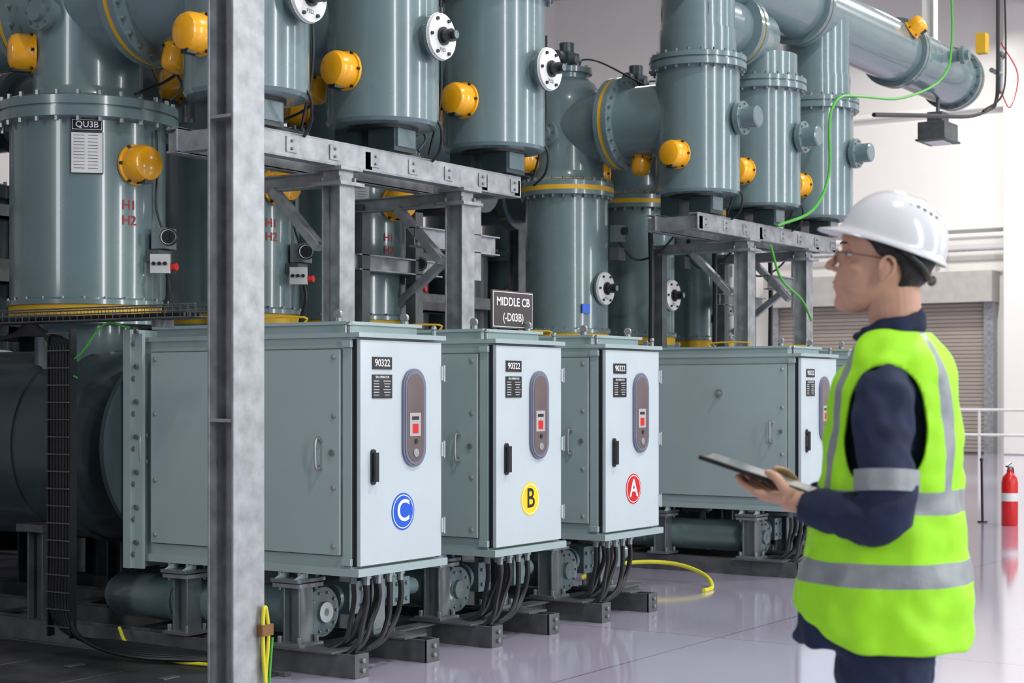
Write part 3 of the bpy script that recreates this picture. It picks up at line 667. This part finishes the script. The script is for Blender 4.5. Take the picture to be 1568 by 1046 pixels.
b.build('sleeve_tape',parent=worker)
# head
HM=M.Translation((.010,0,-.008))@M.Translation((0,0,1.58))@M.Rotation(-math.radians(12),4,'Y')@M.Translation((0,0,-1.58))
sl=[(1.476,.070,.046,.014),(1.480,.081,.030,.026),(1.488,.088,.014,.036),(1.500,.0885,-.002,.045),(1.510,.0875,-.014,.050),(1.519,.094,-.025,.055),(1.5255,.098,-.034,.057),(1.530,.0950,-.040,.0585),(1.535,.1005,-.047,.060),(1.545,.098,-.062,.064),(1.57,.096,-.086,.070),(1.588,.093,-.093,.0735),(1.600,.0915,-.095,.0745),(1.613,.0975,-.099,.0755),(1.635,.102,-.100,.0765),(1.66,.100,-.097,.075),(1.68,.085,-.085,.066),(1.695,.060,-.065,.05),(1.705,.02,-.03,.025)]
def hr(z,xf,xb,w,off=0,n=64):
    out=[]; cx=(xf+xb)/2; ax=(xf-xb)/2+off
    for j in range(n):
        t=2*pi*j/n; c,s=se(t,.92); k=max(0,c)
        out.append(V((cx+ax*c,(w+off)*s*(1-.32*k*k),z)))
    return out
b=B()
b.loft([hr(*r) for r in sl],SKIN)
b.xf(HM)
b.tube([(-.030,0,1.37),(-.018,0,1.45),(-.008,0,1.54)],.056,SKIN,24,radii=[.060,.056,.058])
vn=len(b.v)
b.tube([(.088,0,1.607),(.102,0,1.588),(.116,0,1.570)],.01,SKIN,14,radii=[.0065,.0082,.0095]); b.ell((.114,0,1.567),(.0115,.010,.008),SKIN,14)
for s in(1,-1):
    b.ell((.103,.011*s,1.564),(.009,.0065,.006),SKIN,12)
    b.ell((.082,.030*s,1.617),(.013,.018,.005),SKIN,14)
    b.ell((.050,.050*s,1.572),(.025,.014,.014),SKIN,14)
    b.ell((-.010,.077*s,1.578),(.015,.008,.028),SKIN,18,M.Rotation(-.2,3,'Y'))
    b.tube([(.002,.078*s,1.570),(.005,.084*s,1.590),(-.008,.088*s,1.606),(-.025,.088*s,1.598),(-.025,.085*s,1.575),(-.012,.081*s,1.554),(-.002,.079*s,1.553)],.0038,SKIN,8)
for i in range(vn,len(b.v)): b.v[i]=HM@b.v[i]
b.build('head',parent=worker,remesh=.0025,smooth=5)
b=B()
b.ell((.0945,0,1.5345),(.0065,.018,.0030),LIP,16); b.ell((.0915,0,1.5265),(.0065,.016,.0034),LIP,16)
for s in(1,-1):
    b.ell((.0720,.030*s,1.598),(.0115,.0125,.0070),WHT,16); b.ell((.0808,.0325*s,1.598),(.0032,.0055,.0055),BLKP,12)
    b.ell((.0745,.030*s,1.6048),(.0125,.0150,.0036),SKIN,14); b.ell((.0745,.030*s,1.6040),(.0130,.0152,.0012),HAIR,14); b.ell((.074,.030*s,1.5915),(.0115,.0145,.003),SKIN,14); b.ell((.0885,.033*s,1.621),(.008,.017,.0028),HAIR,12,M.Rotation(-.45*s,3,'Z'))
    P=[(.104,.030*s+.022*math.cos(t),1.592+.016*math.sin(t)) for t in [2*pi*i/14 for i in range(15)]]
    b.tube(P,.0010,BLKP,6,2); b.tube([(.103,.052*s,1.598),(.07,.066*s,1.600),(-.005,.082*s,1.600),(-.02,.083*s,1.59)],.0010,BLKP,6)
b.tube([(.104,.009,1.596),(.107,0,1.598),(.104,-.009,1.596)],.0009,BLKP,6)
b.xf(HM).build('face_details',parent=worker)
b=B()
rr=[hr(*r,off=.006) for r in sl]
def hskip(i,j):
    z=(sl[i][0]+sl[i+1][0])/2; t=2*pi*(j+.5)/64; x=math.cos(t)*.1
    if z<1.535: return True
    if z<1.575: return x>-.060
    if z<1.60: return x>-.042
    if z<1.63: return x>.018
    return x>.06
b.loft(rr,HAIR,cap=False,skip=hskip)
o=b.xf(HM).build('hair',parent=worker,relax=6); q=o.modifiers.new('s','SOLIDIFY'); q.thickness=.008; q.offset=-.8
# hard hat
HH=M.Translation((.004,0,.004))@M.Translation((0,0,1.60))@M.Rotation(-math.radians(20),4,'Y')@M.Translation((0,0,-1.60))
b=B(); n=64; C=V((-.004,0,1.622)); rings=[]
HX,HY=.117,.098
def hp(el,t,k=0):
    ce=math.cos(el)**.85; r=V((HX*ce*math.cos(t),HY*ce*math.sin(t),.117*math.sin(el)))
    rid=.004*math.exp(-(math.sin(t)*6)**2)*ce if k==0 else 0
    return C+r*(1+rid*10*math.sin(el))
rings.append([C+V(((HX-.005)*math.cos(2*pi*j/n),(HY-.005)*math.sin(2*pi*j/n),.004)) for j in range(n)])
def brim(j,o,dz):
    t=2*pi*j/n; c=max(0,math.cos(t)); e=.008+.036*c**1.5
    return C+V(((HX+e*o)*math.cos(t),(HY+.009*o)*math.sin(t),-.002-dz-.012*c**2*o))
rings.append([brim(j,1,.003) for j in range(n)]); rings.append([brim(j,1.03,0) for j in range(n)]); rings.append([brim(j,1,-.003) for j in range(n)]); rings.append([brim(j,.1,-.008) for j in range(n)])
for i in range(1,15): rings.append([hp(pi/2*i/14.3,2*pi*j/n) for j in range(n)])
b.loft(rings,HAT,cap=False); b.add(rings[-1],[list(range(n))],HAT)
for i,(el,t) in enumerate([(.95,1.75),(.93,1.95),(.90,2.15),(.86,2.35),(.82,2.55)]):
    p=hp(el,t); nn=(p-C).normalized(); b.lathe(p-nn*.001,nn,[(.004,0),(.004,.0016)],BLKP,10)
for s in(1,-1): b.tube([C+V((-.03,.091*s,-.004)),C+V((-.075,.075*s,-.022)),C+V((-.098,.04*s,-.040)),C+V((-.106,0,-.042))],.007,BLKP,10)
b.ell(C+V((-.106,0,-.042)),(.010,.022,.012),BLKP,14)
b.xf(HH).build('hard_hat',parent=worker,ang=60)
def hand(s,name):
    b=B(); m=lambda p:V((p[0],.03+(p[1]-.03)*s,p[2]))
    Cc=V((.215,.113,1.086)); d=V((.8,-.6,.12)).normalized(); p=V((.6,.8,0))
    b.tube([m((.155,.138,1.073)),m((.185,.128,1.078)),m((.205,.118,1.084))],.02,SKIN,16,radii=[.024,.024,.026])
    for o in(-.026,-.009,.009,.026):
        b.tube([m(Cc-d*.03+p*o*.7),m(Cc+d*.035+p*o*1.05)],.0125,SKIN,12)
    for o,L in((.030,.070),(.010,.080),(-.011,.075),(-.030,.058)):
        r0=Cc+d*.034+p*o
        P=[r0,r0+d*L*.45+Z*.008,r0+d*L*.78+Z*.016-p*0,r0+d*L+Z*.027]
        P=[m(x) for x in P]; b.tube(P,.008,SKIN,12,4,radii=[.0095,.0088,.008,.0068]); b.ell(P[-1],(.007,.007,.007),SKIN,10)
    T=[m(x) for x in((.190,.130,1.082),(.205,.146,1.103),(.225,.138,1.128),(.246,.115,1.138))]
    b.tube(T,.01,SKIN,12,5,radii=[.015,.012,.0105,.008]); b.ell(T[-1],(.008,.008,.007),SKIN,10)
    b.build(name,parent=worker,remesh=.0025,smooth=2)
hand(1,'hand_left'); hand(-1,'hand_right')
b=B(); th=math.radians(18); x=V((math.cos(th),0,math.sin(th))); y=V((0,1,0)); z=x.cross(y); c=V((.275,.03,1.131))
b.obox(c,x,y,z,(.25,.175,.009),BLKP); b.obox(c+z*.005,x,y,z,(.23,.158,.0015),mat('tablet_screen',(.35,.36,.38),.1))
b.lathe(c+x*.118+z*.005,z,[(.003,0),(.003,.001)],BLKP,10)
o=b.xf(WM).build('tablet_computer',bevel=.002)

# ---------------------------------------------------------------- camera
cam=bpy.data.cameras.new('cam'); co=bpy.data.objects.new('camera',cam); bpy.context.scene.collection.objects.link(co)
co.location=(0,0,1.31); co.rotation_euler=(pi/2,0,math.atan2(-.8327,.5538))
cam.sensor_width=36; cam.lens=58.55; cam.shift_y=77/1568; cam.clip_end=200
cam.dof.use_dof=True; cam.dof.focus_distance=7.9; cam.dof.aperture_fstop=5.6
bpy.context.scene.camera=co
vs=bpy.context.scene.view_settings; vs.view_transform='Standard'; vs.look='None'; vs.exposure=0
